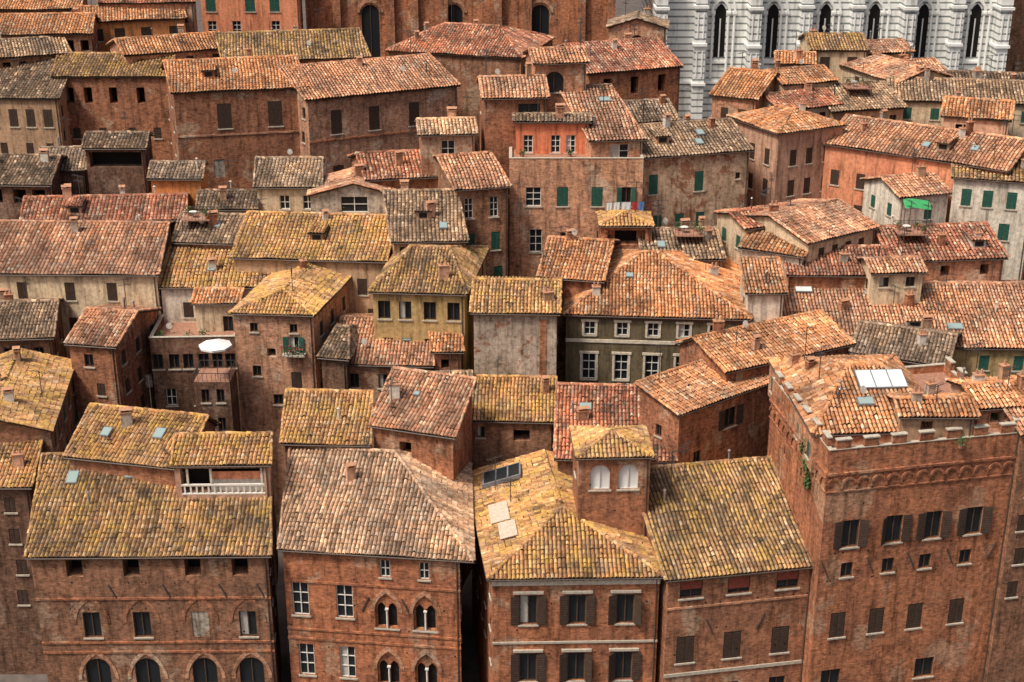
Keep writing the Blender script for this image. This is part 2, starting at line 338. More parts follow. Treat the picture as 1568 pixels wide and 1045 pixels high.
        if st in 'wW':
            for q in ((.36,.68) if h>2 else (.5,)): 
                s.wb(x0+t,xc-.045,zb+h*q-.03,zb+h*q+.03,d0,d1,fc); s.wb(xc+.045,x1-t,zb+h*q-.03,zb+h*q+.03,d0,d1,fc)
        if st not in 'Aa' and r<.14: T.poly([P(x0+t,zb+t,.265),P(xc,zb+t,.265),P(xc,zt-t,.265),P(x0+t,zt-t,.265)],'curtain')
        if st=='r': s.wb(x0+t,x1-t,zb+h*random.uniform(.25,.6),zt-t,.08,.12,'blind_red')
        if st=='W':
            s.wb(x0-.22,x0,zb-.1,zt,-.07,.03,'trimcream'); s.wb(x1,x1+.22,zb-.1,zt,-.07,.03,'trimcream'); s.wb(x0-.32,x1+.32,zt,zt+.25,-.12,.03,'trimcream')
        s.wb(x0-.14,x1+.14,zb-.14,zb,-.12,.04,'stone')
        if st in 'sg':
            mt='shut_brown' if st=='s' else 'shut_green'
            for a,b in ((x0,xc-.01),(xc+.01,x1)):
                s.wb(a,b,zb+.02,zt-.02,.05,.10,mt)
                k=max(3,int(h/.22))
                for i in range(k): s.wb(a+.08,b-.08,zb+.1+(h-.2)*i/k,zb+.1+(h-.2)*(i+.55)/k,.02,.05,mt)
        if st in 'SG':
            mt='shut_brown' if st=='S' else 'shut_green'; hw=w/2
            for sg,xx in ((-1,x0-.01),(1,x1+.01)):
                an=random.choice([.12,.12,.35,.7]); ax=(s.ex*sg*math.cos(an)+s.n*math.sin(an)); ay=ax.cross(Z).normalized()
                c=P(xx,(zb+zt)/2,-.05)+ax*hw/2
                T.box(c,ax*hw/2,ay*.025,Z*(h/2-.02),mt); k=max(3,int(h/.25))
                for i in range(k): T.box(c+Z*(-h/2+.2+(h-.35)*i/k),ax*(hw/2-.07),ay*.045,Z*.05,mt)
def auto(n,st='d',fl=2,dz=1.0,w=1.0,h=1.6): return [(n,dz+3.3*i,w,h,st) for i in range(fl)]
def chimney(mb,x,y,hf):
    z=hf(x,y)
    if random.random()<.3:
        h=random.uniform(.8,1.5); p=V((x,y,z-.1)); mt=random.choice(['metal','render_white','lead']); mb.cyl(p,p+Z*h,.09,mt,8); mb.cyl(p+Z*(h+.05),p+Z*(h+.2),.18,mt,8,.03); return
    h=random.uniform(.7,1.5); a=random.uniform(0,.5); X=V((math.cos(a),math.sin(a),0)); Y=V((-math.sin(a),math.cos(a),0))
    w=random.uniform(.26,.52); d=random.uniform(.24,.34); mt=random.choice(['brick','pinkst','tan','brickpink','greyst','render_white'])
    mb.box(V((x,y,z+h/2-.3)),X*w,Y*d,Z*(h/2+.3),mt)
    t=random.random(); top=z+h
    mb.box(V((x,y,top+.04)),X*(w+.07),Y*(d+.07),Z*.04,'clay')
    if t<.6:
        for sx in (-1,1): mb.box(V((x,y,top+.2))+X*(w-.08)*sx,X*.07,Y*d,Z*.12,mt)
        for sy in (-1,1):
            A=V((x,y,top+.5)); B=V((x,y,top+.31))+Y*(d+.1)*sy
            mb.poly([A-X*(w+.1),A+X*(w+.1),B+X*(w+.1),B-X*(w+.1)],'clay')
        mb.box(V((x,y,top+.31)),X*(w+.05),Y*(d+.05),Z*.02,'clay')
    else:
        for sx in ((-1,1) if w>.35 else (0,)): mb.cyl(V((x,y,top+.08))+X*w*.5*sx,V((x,y,top+.5))+X*w*.5*sx,.12,'clay',8,.09)
def antenna(mb,x,y,hf):
    z=hf(x,y); h=random.uniform(2.4,4.0); p=V((x,y,z-.1)); mb.cyl(p,p+Z*h,.045,'metal',5)
    a=random.uniform(0,3.1); D=V((math.cos(a),math.sin(a),0)); E=V((-D.y,D.x,0))
    for zz,L in ((h-.1,.85),(h-.7,.6)):
        c=p+Z*zz; mb.cyl(c-D*L,c+D*L,.028,'metal',4)
        for i in range(6): q=c+D*L*(i/2.5-1); mb.cyl(q-E*.3,q+E*.3,.022,'metal',4)
def dish(mb,x,y,hf):
    z=hf(x,y); p=V((x,y,z)); mb.cyl(p,p+Z*.9,.03,'metal',5); D=V((.5,-.8,.35)).normalized(); c=p+Z*.9
    mb.cyl(c-D*.02,c+D*.16,.08,'render_white',12,.36)
def grad(hf,x,y,e=.05): return (hf(x+e,y)-hf(x-e,y))/(2*e),(hf(x,y+e)-hf(x,y-e))/(2*e)
def skylight(mb,x,y,hf,w=.5,h=.7,mat='skyglass'):
    gx,gy=grad(hf,x,y)
    n=V((-gx,-gy,1)).normalized(); d=(V((gx,gy,gx*gx+gy*gy))); d=d.normalized() if d.length>1e-5 else V((0,1,0)); s=d.cross(n)
    c=V((x,y,hf(x,y)))+n*.14
    mb.box(c,s*w,d*h,n*.12,'lead'); k=max(1,int(w/.7))
    for i in range(k): mb.box(c+n*.125+s*(w*(2*i+1-k)/k),s*(w/k-.06),d*(h-.1),n*.02,mat)
def dormer(mb,T,x,y,hf):
    gx,gy=grad(hf,x,y); D=V((gx,gy,0))
    if D.length<.05: return
    D.normalize(); X=V((D.y,-D.x,0)); p=V((x,y,hf(x,y))); mt=random.choice(['pinkst','tan','brick','render_white'])
    mb.box(p+D*1.3+Z*.35,X*.75,D*1.3,Z*.6,mt); mb.box(p-D*.005+Z*.52,X*.5,D*.02,Z*.33,'frame_brown'); mb.box(p-D*.012+Z*.52,X*.42,D*.02,Z*.26,'glass')
    a=p-D*.3+Z*.98; T.facet([a-X*1.0,a+X*1.0,a+X*1.0+D*3.0+Z*.35,a-X*1.0+D*3.0+Z*.35])
    mb.box(a+D*1.5+Z*.09,X*.97,(D*3.0+Z*.35)*.49,Z*.05,'underroof')
def roofdeck(mb,x,y,hf):
    p=V((x,y,hf(x,y)+.9)); w,d=1.6,1.2; X=V((1,0,0)); Y=V((0,1,0))
    mb.box(p,X*w,Y*d,Z*.05,'terrace')
    for i in (-1,1):
        for j in (-1,1): mb.box(p+X*i*(w-.05)+Y*j*(d-.05)-Z*.6,X*.06,Y*.06,Z*.6,'frame_brown')
    for i in range(9):
        for j in (-1,1): mb.box(p+X*(w*(i/4-1))+Y*j*d+Z*.5,X*.015,Y*.015,Z*.45,'metal')
    for j in (-1,1): mb.box(p+Y*j*d+Z*.97,X*w,Y*.025,Z*.025,'metal'); mb.box(p+X*j*w+Z*.97,Y*d,X*.025,Z*.025,'metal')
    for q in ((.8,.5),(-1.1,.7),(1.2,-.7)): mb.cyl(p+V((*q,.05)),p+V((*q,.4)),.15,'clay',8,.2); mb.leaves(p+V((*q,.7)),.4,.4,.4,50,'leaf',.09)
    mb.cyl(p+V((-.5,0,.05)),p+V((-.5,0,.7)),.04,'metal',5); mb.cyl(p+V((-.5,0,.7)),p+V((-.5,0,.74)),.45,'frame_white',10)
def house(name,site,typ,roof,wm,front=(),right=None,left=None,k=.32,rr=.5,hl=0,hr=0,ch=2,sky=0,ant=1,sk=None,near=None,cren=False,ov=.35,par=.9,extra=None,bottom=None,ovr=None,dm=0,dk=()):
    ax_,ay_,bx_,by_,z,d=site
    A=V((ax_,ay_)); B=V((bx_,by_)); ab=B-A; W=ab.length; ex=ab/W
    if sk is None: sk=-.10 if B.x<-.0315*B.y else 0.
    dv=V((-ex.y,ex.x))+ex*sk
    C=B+dv*d; D=A+dv*d
    ctr=(A+B+C+D)/4; y0=min(p.y for p in(A,B,C,D)); base=ground(y0)-1.5
    if bottom is not None: base=bottom
    near=(ctr.y<128) if near is None else near; lod=0 if ctr.y<150 else 1
    E=empty(name,V((ctr.x,ctr.y,ground(ctr.y)))); loc=E.location.copy()
    cs={'gx':(A,B,C,D),'gy':(B,C,D,A),'sf':(A,B,C,D),'sb':(C,D,A,B),'sl':(D,A,B,C),'sr':(B,C,D,A),'flat':(A,B,C,D)}[typ]
    P0,P1,P2,P3=cs; s_=P1-P0; t_=P3-P0; det=s_.x*t_.y-s_.y*t_.x
    dperp=abs(det)/s_.length
    def st(x,y):
        q=V((x,y))-P0; return (q.x*t_.y-q.y*t_.x)/det,(s_.x*q.y-s_.y*q.x)/det
    shed=typ in('sf','sb','sl','sr'); R=0 if typ=='flat' else (k*dperp if shed else k*rr*dperp)
    def hf(x,y):
        if typ=='flat': return z
        s,t=st(x,y)
        if shed: return z+t*R
        h=[t/rr*R,(1-t)/(1-rr)*R]
        if hl>0: h.append(s/hl*R)
        if hr>0: h.append((1-s)/hr*R)
        return z+min(h)
    def Q(s,t,h): p=P0+s_*s+t_*t; return V((p.x,p.y,z+h))
    fac=[];rid=[];rake=[]
    if shed: fac=[[Q(0,0,0),Q(1,0,0),Q(1,1,R),Q(0,1,R)]]; rid=[(Q(0,1,R),Q(1,1,R))]; rake=[(Q(0,0,.03),Q(0,1,R+.03)),(Q(1,0,.03),Q(1,1,R+.03))]
    elif typ!='flat':
        a,b=Q(hl,rr,R),Q(1-hr,rr,R)
        fac=[[Q(0,0,0),Q(1,0,0),b,a],[Q(1,1,0),Q(0,1,0),a,b]]; rid=[(a,b)]
        if hr>0: fac.append([Q(1,0,0),Q(1,1,0),b]); rid+=[(Q(1,0,0),b),(Q(1,1,0),b)]
        else: rake+=[(Q(1,0,.03),b),(Q(1,1,.03),b)]
        if hl>0: fac.append([Q(0,1,0),Q(0,0,0),a]); rid+=[(Q(0,0,0),a),(Q(0,1,0),a)]
        else: rake+=[(Q(0,0,.03),a),(Q(0,1,.03),a)]
    wmb=MB(); tr=MB(); rf=MB(); T=Tiles()
    o=.0 if typ=='flat' else ov
    nrm=lambda v:v.normalized()
    def ins(p,q,r,oq=None): return p+nrm(q-p)*(o if oq is None else oq)+nrm(r-p)*o
    w4=[ins(A,B,D),ins(B,A,C,ovr),ins(C,D,B,ovr),ins(D,C,A)]
    zt=z-.12 if typ!='flat' else z+par
    rows={0:list(front),1:list(right) if right is not None else None,2:[],3:list(left) if left is not None else None}
    walls=[]
    for i in range(4):
        p,q=w4[i],w4[(i+1)%4]; L=(q-p).length
        r=rows[i]
        if r is None: r=auto(max(1,int(L/3.2)),random.choice('dsgd'),3,1.2,.95,1.5)
        if typ=='flat': r=[(a,b_+par,c,d_,e_) for a,b_,c,d_,e_ in r]
        wl=Wall(wmb,tr,p,q,base,zt,wm); wl.build(r); walls.append(wl)
        if typ!='flat':
            xs=sorted(set([0,L]+[L*j/8 for j in range(9)]))
            hs=[max(0,hf(*(p+(q-p)*(x/L)))-.12-zt) for x in xs]
            if max(hs)>.15:
                for j in range(len(xs)-1): wmb.poly([wl.P(xs[j],zt),wl.P(xs[j+1],zt),wl.P(xs[j+1],zt+hs[j+1]),wl.P(xs[j],zt+hs[j])],wm)
    if typ=='flat':
        wmb.poly([V((p.x,p.y,z)) for p in w4],'terrace')
        for i in range(4):
            wl=walls[i]; th=.28
            wmb.poly([wl.P(0,z,th),wl.P(wl.w,z,th),wl.P(wl.w,zt,th),wl.P(0,zt,th)],wm)
            wl.wb(-.04,wl.w+.04,zt,zt+.07+.002*i,-.05,th+.04,'stone')
    else:
        for f_ in fac:
            T.facet(f_,.36 if not lod else .42,.54,lod)
            n=(f_[1]-f_[0]).cross(f_[2]-f_[0]).normalized(); n=n if n.z>0 else -n
            up=[p-n*.10 for p in f_]; dn=[p-n*.21 for p in f_]
            rf.poly(up,'underroof'); rf.poly(dn[::-1],'underroof')
            for i in range(len(up)): j=(i+1)%len(up); rf.poly([up[i],dn[i],dn[j],up[j]],'underroof')
            if ctr.y<175: rf.cyl(f_[0]-Z*.10-n*.02,f_[1]-Z*.10-n*.02,.07,'gutter',6)
            if near:
                e=(f_[1]-f_[0]); L=e.length; e=e/L; up_=(f_[2]-f_[1]); up_=up_-e*up_.dot(e); up_.normalize()
                for i in range(int(L/.6)):
                    c=f_[0]+e*(.3+i*.6)+up_*.3-n*.28; rf.box(c,e*.06,up_*.28,n*.06,'frame_brown')
        for a,b in rid: T.ridge(a,b)
        for a,b in rake: T.ridge(a,b,.13)
    det_=MB()
    def rnd(s0=.12,s1=.88,t0=.15,t1=.85): s,t=random.uniform(s0,s1),random.uniform(t0,t1); p=A+(B-A)*s+(D-A)*t; return p.x,p.y
    for _ in range(min(ch,4) if W<25 else ch): chimney(det_,*rnd(),hf)
    if ch>2: ant+=1
    for _ in range(ant): antenna(det_,*rnd(),hf)
    for _ in range(dm): dormer(det_,T,*rnd(.2,.8,.12,.22),hf)
    for q in dk: p=A+(B-A)*q[0]+(D-A)*q[1]; roofdeck(det_,p.x,p.y,hf)
    if random.random()<.15: dish(det_,*rnd(),hf)
    sl_=[(random.uniform(.2,.8),random.uniform(.12,.35),.45,.6) for _ in range(sky)] if isinstance(sky,int) else sky
    for t in sl_:
        p=A+(B-A)*t[0]+(D-A)*t[1]; skylight(det_,p.x,p.y,hf,t[2],t[3],t[4] if len(t)>4 else 'skyglass')
    wf=walls[0]
    if random.random()<.7: x=wf.w-.25; tr.cyl(wf.P(x,base,-.09),wf.P(x,zt,-.09),.06,'gutter',6)
    if near:
        for i in (0,1,3):
            wl=walls[i]
            for q in range(int(wl.w*1.3)):  # putlog holes
                x=random.uniform(.3,wl.w-.3); zz=zt-random.choice([2.7,5.3,7.7,9.9,12.5])+random.uniform(-.05,.05); wl.wb(x-.07,x+.07,zz,zz+.15,-.004,.02,'interior')
    if cren:
        for i in (0,3,1):
            wl=walls[i]; n=max(2,int(wl.w/2.3)); tz=zt+.07
            for j in range(n):
                c=(j+.5)*wl.w/n; wl.wb(c-.62,c+.62,tz,tz+.75,0,.34,wm); wl.wb(c-.68,c+.68,tz+.75,tz+.86,-.06,.40,'stone')
            wl.wb(-.1,wl.w+.1,zt-2.3,zt-2.1,-.16,.0,wm,tr); wl.wb(-.05,wl.w+.05,zt-3.9,zt-3.78,-.10,.0,'brickred',tr)
            m=int(wl.w/1.25)
            for j in range(m):
                xc=(j+.5)*wl.w/m; wl.band(xc,.85,zt-2.75,False,.2,.14,'brickred'); wl.wb(xc+wl.w/m/2-.1,xc+wl.w/m/2+.1,zt-3.6,zt-3.1,-.14,0,'brickred')
    if extra: extra(wf,tr,zt,hf,det_)
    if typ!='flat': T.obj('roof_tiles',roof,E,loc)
    wmb.obj('walls',E,loc); tr.obj('windows_and_trim',E,loc); rf.obj('roof_structure',E,loc); det_.obj('chimneys_and_aerials',E,loc)
    return E,walls,hf
def course(*zs,mat='stone',pr=.1,h=.22):
    def f(w,tr,zt,hf,d):
        for q in zs: w.wb(-.03,w.w+.03,zt-q-h,zt-q,-pr,0,mat)
    return f
def anchors(w,tr,zt,fs,q):
    for f in fs: 
        c=w.P(f*w.w,zt-q,-.06); a=(w.ex*random.choice([-.4,.4])+Z*.9).normalized(); tr.box(c,a*.8,w.n*.04,a.cross(w.n)*.05,'metal')
# site plan (metres): Ax,Ay = left eave corner, Bx,By = right eave corner, eave height, depth
def xa1(w,tr,zt,hf,d):
    for q in (4.1,8.6,9.6): w.wb(-.03,w.w+.03,zt-q-.2,zt-q,-.1,0,'brickred')
    for f in (.225,.44,.69,.895):
        w.band(f*w.w,2.7,zt-4.35,True,.3,.05,'brick'); w.band(f*w.w,3.0,zt-9.95,True,.3,.06,'brickpink')
    anchors(w,tr,zt,(.33,.56,.80,.96),3.5)
house('brick_palazzo',(-41.8,106.2,-20.7,106.5,22,12.1),'sf','t_yellowdark','brickbrown',
  [([.18,.42,.68,.88],.3,1.4,1.7,'o'),([.225,.44,.895],5.6,1.5,2.6,'d'),([.69],5.6,1.5,2.6,'x'),([.225,.44,.69,.895],10.4,2.2,3.,'a')],ch=2,sky=[(.15,.75,.5,.8),(.40,.8,.5,.8)],sk=-.13,extra=xa1,ant=1)
house('attic_roof_house',(-40.9,116.3,-29.2,113.7,26.6,9.7),'gx','t_yellow','brick',[],rr=.7,sky=[(.25,.35,.45,.6),(.68,.4,.5,.7)],bottom=15,ch=1)
house('rooftop_loggia',(-30.2,112.7,-21.4,112.9,27.5,4.3),'sf','t_yellow','pinkst',[([.5],.25,7.4,2.6,'L')],[],[],bottom=15,ch=0,ant=0,k=.25,ov=.2)
house('brick_house',(-52,115.2,-43.8,115.2,24,12.4),'gx','t_yellow','brickdark',auto(2,'s',4))
def xa2(w,tr,zt,hf,d):
    for q in (3.0,7.9,8.9): w.wb(-.03,w.w+.03,zt-q-.2,zt-q,-.09,0,'brickred')
    anchors(w,tr,zt,(.46,.69),5.0)
house('gothic_brick_palazzo',(-20.3,107.6,-3.2,105.6,22,18.),'gx','t_pale','brickred',
  [([.58,.80],.5,.9,1.7,'w'),([.085,.34],3.3,1.5,3.3,'w'),([.58,.80],3.9,2.1,3.5,'b'),([.1,.34],9.6,1.4,3.3,'w'),([.58,.80],9.9,2.1,3.5,'b')],rr=.68,hr=.42,sk=-.16,ch=1,extra=xa2,sky=0,ovr=1.3)
house('brick_house',(-21.6,119.4,-13.1,119,26.4,7.2),'sf','t_yellow','brickbrown',[],ch=1,bottom=12)
house('brick_house',(-13.4,120.4,-5.2,117.7,27.8,8),'sf','t_pink','brick',[([.4],1.2,1.2,1.5,'o')],[],ch=1,sky=[(.4,.6,.3,.3)],bottom=10)
def xc1(w,tr,zt,hf,d):
    w.wb(-.05,w.w+.05,zt-.75,zt-.02,-.12,0,'trimcream'); w.wb(-.03,w.w+.03,zt-6.6,zt-6.4,-.1,0,'stone')
    for f in (.215,.51,.8):
        for q in (1.35,7.2): w.wb(f*w.w-1.3,f*w.w+1.3,zt-q-.22,zt-q,-.2,0,'stone')
    for (x,y,a,b_) in ((-1.2,113.5,.9,1.7),(-.4,110.2,.8,1.4)):
        c=V((x,y,hf(x,y)+.26)); gx=(hf(x+.1,y)-hf(x-.1,y))/.2; X=V((1,0,gx)).normalized(); Y=V((-.1,1,0)); d.box(c,X*a,Y*b_,Z*.03,'pale_sheet')
    x,y=-1.,120.; c=V((x,y,hf(x,y)+.3)); gx=(hf(x+.1,y)-hf(x-.1,y))/.2; X=V((1,0,gx)).normalized()
    d.box(c,X*1.9,V((0,1.3,0)),Z*.22,'lead')
    for i in range(3): d.box(c+X*(i-1)*1.2+Z*.23,X*.52,V((0,1.1,0)),Z*.02,'glass')
house('brick_palazzo',(-2.1,103.5,13.1,103.9,21.5,19.3),'gy','t_yellow','brickred',
  [([.215,.51,.8],1.8,1.5,2.9,'S'),([.215,.51,.8],7.6,1.5,2.9,'S')],hl=.42,ch=3,sky=[(.72,.42,.5,.7),(.68,.62,.45,.5)],sk=-.10,extra=xc1,ov=.5)
house('arched_roof_turret',(5.5,109.8,12.3,110.1,29.7,6.2),'gx','t_yellow','brick',[([.3,.7],.7,1.75,2.4,'A')],[([.5],.8,1.2,2.2,'A')],[([.5],.8,1.2,2.2,'A')],hl=.5,hr=.5,ch=0,ant=1,bottom=19,k=.38,ov=.3)
def xd1(w,tr,zt,hf,d):
    w.wb(-.03,w.w+.03,zt-9.8,zt-9.5,-.1,0,'stone'); w.wb(-.03,w.w+.03,zt-3.0,zt-2.8,-.08,0,'brickpink'); anchors(w,tr,zt,(.3,.66),5.0)
house('brick_palazzo',(12.9,103.1,26.2,105.5,21.6,18.2),'gx','t_yellowdark','brick',
  [([.16,.49,.83],.4,2.0,1.6,'r'),([.14,.47,.81],5.8,1.6,2.7,'s'),(3,11,1.5,2.4,'d')],[],[],rr=.7,ch=3,extra=xd1)
house('crenellated_palazzo',(25.9,104.1,42.6,107.5,32.6,15),'flat','t_yellow','brickred',
  [([.15,.38,.59,.81],6.0,1.5,2.6,'S'),([.15,.37,.57,.79],10.1,1.1,1.4,'d'),([.13,.34,.55,.78],15.0,1.4,2.5,'s'),([.12,.64],20.8,1.8,2,'d')],[],[([.3,.6],4.,.5,.9,'o'),([.45],8.5,.6,1.1,'o')],ch=0,ant=2,cren=True,par=.7,sk=.06,
  extra=lambda w,tr,zt,hf,d:anchors(w,tr,zt,(.03,.27,.49,.70,.93),11.2))
house('tiled_attic_house',(24.9,106.4,36.9,107.1,33.6,16.5),'gx','t_orange','brickpink',[],hl=.42,hr=.32,ch=3,sky=[(.45,.22,.7,.5),(.62,.38,2.1,1.2,'panel')],bottom=30,ov=.2)
house('dormer_house',(32,106.4,38.6,106.4,35.2,4.7),'gx','t_orange','tan',[([.35],.4,1,.9,'o')],ch=2,bottom=30,k=.3)
house('brick_house',(42.3,106.4,50.8,108.1,33.5,9.7),'gx','t_pink','brickbrown',auto(3,'s',5),[],[])
# second row
house('brick_house',(-54.3,119.3,-43.2,121,27,16.9),'gy','t_yellow','brickbrown',auto(3,'d',2),ch=3,sk=0,sky=0)
house('brick_house',(-46,135.3,-40.4,134.3,30,11.4),'gx','t_pink','brick',[([.4],1,1,1.4,'d'),([.6],4.2,.9,1.4,'s')],auto(3,'s',3),sk=0)
house('brick_house',(-57.1,136.7,-47.7,137.4,29.8,12.2),'gx','t_grey','brickdark',auto(3,'d',2))
house('cream_house',(-60,146.2,-38.3,145.7,33.8,19),'gx','t_pink','cream',[([.29,.54,.76],.9,1.1,2.1,'s'),([.29,.54,.76],5,1,1.8,'s')],ch=2,sky=0)
house('grey_plaster_house',(-38.8,146.2,-25.3,146.2,32.2,16),'gx','t_yellow','white',[([.22],1.7,1.1,1.8,'s')],ch=2,sk=0,sky=1)
house('cream_house',(-34.6,143.5,-29.3,143.5,31.3,2.6),'sf','t_orange','cream',[([.75],1.4,1.1,1.8,'d')],[],[],ch=0,ant=0,sk=0)
house('terrace_house',(-38.4,139.7,-29.3,140.1,28,7.5),'flat','t_pink','brickdark',[(6,1.0,1.1,1.7,'d'),(3,5,1.1,2,'w')],ch=0,ant=0,sk=0)
def xm3(w,tr,zt,hf,d):
    x=w.w*.75; w.wb(x-1.2,x+1.2,zt-4.3,zt-4.15,-1.0,0,'stone')
    for i in range(9): w.wb(x-1.18+i*.29,x-1.15+i*.29,zt-4.15,zt-3.2,-.98,-.95,'metal')
    w.wb(x-1.2,x+1.2,zt-3.2,zt-3.15,-1,-.94,'metal')
    tr.leaves(w.P(x,zt-3.8,-.6),1.1,.45,.6,110); tr.leaves(w.P(x,zt-3.5,-.8),1.1,.3,.4,22,'red_cloth',.09)
house('brick_tower_house',(-29.2,136.8,-20.2,136.1,32.8,17),'gy','t_yellow','brickpink',[([.25,.75],1.,.8,1.,'d'),([.74],2.4,1.1,1.9,'G'),([.45],3.8,.9,.9,'o'),([.25],5.8,.9,1.2,'d'),([.75],6.4,1.1,2.1,'s'),([.5],9,1,1.2,'d')],auto(4,'s',3,1.5),hl=.22,sk=.13,ch=2,extra=xm3)
house('brick_house',(-19.9,134.1,-16.6,133.4,29,10),'gx','t_dark','brickdark',[],hl=.3,hr=.3,ch=0,ant=0)
house('brick_house',(-18.1,134.7,-8,134,28,14.8),'gx','t_pink','brickbrown',auto(3),sky=1,ch=2)
house('brick_house',(-8.3,134.7,-4.9,134.7,29.3,10.2),'gx','t_orange','brick',[([.4],.8,.8,1,'o')],ch=1)
house('stone_tower_house',(-4.2,132.4,4.8,132,34.5,10.6),'gx','t_yellow','greyst',[],[([.4],3,.8,1.4,'d')],[],ch=1,ant=1,
  extra=lambda w,tr,zt,hf,d:[w.wb(w.w-1.7,w.w-1.0,zt-8,zt-.6,-.05,0,'brick'),w.wb(0,w.w,zt-7.2,zt-6.9,-.1,0,'brickred')])
house('brick_house',(-4.2,126.1,4.2,125.7,25.6,6.4),'sf','t_yellow','brickbrown',[([.62],.9,1.6,1.2,'o'),([.1],.6,.8,1.2,'d')],ch=1)
house('brick_house',(-8.1,130,-3.9,130.3,27.6,2),'sf','t_grey','brickdark',[([.5],.6,1.4,2.2,'o'),([.5],4,1.2,2,'d')],ch=0)
house('red_roof_house',(3.9,118.6,15.3,118,25.2,10.1),'sf','t_red','brickbrown',[],[],[],ch=2,sky=[(.25,.68,.6,.5)],bottom=10)
def xm8(w,tr,zt,hf,d):
    w.wb(-.03,w.w+.03,zt-2.95,zt-2.6,-.1,0,'trimcream'); w.wb(-.05,w.w+.05,zt-.35,zt-.02,-.18,0,'frame_brown')
house('olive_palazzo',(5.2,135.9,24.4,134.4,33,21.5),'gx','t_orange','olive',[([.13,.31,.48,.65,.82],.65,1.15,1.5,'W'),([.13,.31,.48,.65,.82],4.2,1.4,2.9,'W'),(5,9,1.4,2.2,'W')],[],[],hl=.42,hr=.5,ch=2,extra=xm8,sky=[(.35,.3,.4,.4)])
house('brick_house',(2.6,140.8,9.6,139.4,35.3,14),'gx','t_orange','brick',[],ch=1,ant=1,bottom=20)
house('rooftop_loggia',(9.6,150,15.7,150,38,5.2),'gx','t_yellow','brick',[([.5],.4,4.2,1.7,'o')],[([.5],.4,2.6,1.7,'o')],[([.5],.4,2.6,1.7,'o')],hl=.5,hr=.5,ch=0,ant=1,bottom=28,k=.38,ov=.25)
house('brick_house',(14.3,147,23.4,147.5,35,11.5),'gx','t_grey','tan',[],ch=3,sky=1,bottom=20,dk=[(.6,.3)])
house('brick_house',(15.3,117.9,26.2,126.4,30,6),'sf','t_orange','brick',[([.52],1.2,1.6,2.,'S'),([.2],4.5,1,1.5,'d')],[],[([.5],2,.8,1.2,'d')],ch=1,k=.2)
house('brick_house',(20.3,124,34.3,131.4,31.6,8.6),'gx','t_orange','brick',[([.8],.8,.9,1.1,'w')],[],[],ch=2,rr=.65,k=.3)
house('brick_house',(33.5,130.6,42.3,126.8,31,9.8),'gx','t_grey','brickpink',[],ch=2,bottom=20)
house('long_ochre_house',(24.2,133.9,56.3,132.5,30.5,20.7),'gx','t_pink','ochre',[(9,.8,1,1.6,'g'),(9,4.2,1,1.6,'g')],ch=6,ant=3,dm=1,sky=[(.2,.42,.9,.5,'panel'),(.46,.4,1.8,.5,'panel'),(.66,.15,.8,.5)])
house('brick_house',(23.7,135.6,28,135.6,35.4,5.8),'sf','t_orange','white',[],ch=1)
# third row
house('stone_house',(-66.5,166.2,-55.6,165.7,38.2,12.8),'gx','t_dark','brickdark',[(4,.5,1.6,1.8,'o')])
house('brick_house',(-56.5,156.4,-37.6,157.7,36.4,10.1),'gx','t_red','brickbrown',[(4,.6,1,1.4,'o')],ch=4,dm=1)
house('orange_house',(-43.5,164.6,-36.9,164.6,39.3,7.4),'gx','t_grey','orange',[],[],ch=1)
house('rooftop_loggia',(-52.6,169.9,-44.7,169.9,41.7,7.2),'gx','t_dark','brickdark',[([.5],.4,6.4,1.9,'o')],ch=0)
house('tan_house',(-73.6,188.1,-60.2,187.3,44,20),'gx','t_dark','tan',[(5,1.4,1.2,2.4,'s'),(4,6,1,1.6,'s')],ch=2)
house('brick_house',(-38.5,153.2,-30.1,152.4,35.1,11.2),'gx','t_grey','brickbrown',[],ch=2,sky=1,dk=[(.3,.3)])
house('tan_house',(-31.1,148.7,-13.7,147.2,34.8,16.9),'gx','t_yellow','tan',[([.85],2,1.1,1.9,'s'),(5,5.5,1,1.5,'s')],ch=2,sk=0,dm=1)
house('pale_yellow_house',(-30.3,161.3,-22.2,161.3,39.2,12.4),'gx','t_grey','cream',[([.43,.8],.9,1.2,1.7,'w')],[],ch=0)
house('gable_front_house',(-23.8,159.4,-12.9,159.4,38.8,6.5),'gy','t_pink','greyst',[([.5],.1,3.2,1.9,'w')],ch=1,k=.28)
house('yellow_house',(-14.8,137.9,-4.6,137.1,34.7,15.7),'gx','t_yellowdark','ochre',[([.12,.35,.62,.88],.9,1.3,2.0,'d'),(4,5,1,1.6,'d')],[(3,.9,1.1,1.8,'s')],hl=.3,hr=.3,ch=1,sk=.05)
house('tan_house',(-13.1,146.7,-4.7,147.2,37.2,19.2),'gx','t_grey','tan',[(3,.5,1,1.4,'d')],ch=2,sky=1,dm=1)
house('brick_house',(-6.4,154.9,0,156.5,40.7,14.2),'gx','t_pink','brickbrown',[([.22,.72],1.,1.,2.4,'w'),([.25,.75],5.2,1,2.2,'g'),([.3,.8],9.4,1,2.2,'g')],[],ch=1,sk=-.1)
house('balcony_brick_house',(-.3,159.1,15.1,159.1,43,14.8),'flat','t_pink','brickpink',[([.18],3.1,1.8,2.3,'w'),([.4,.66],3.1,1.3,2.3,'g'),([.88],3.1,1.1,2.3,'G'),([.2],8.2,1.5,2.8,'w'),([.42],8.6,1.1,2.,'d'),([.7,.9],8.4,1.1,2.2,'g')],[],[(3,3,1,1.8,'s')],ch=0,ant=0,par=.3)
house('salmon_penthouse',(.1,161.8,9.2,161.8,46.9,2.6),'sf','t_grey','salmonred',[([.17,.55,.76],1.5,1.1,2.1,'w')],[],[],ch=1,bottom=40,k=.15)
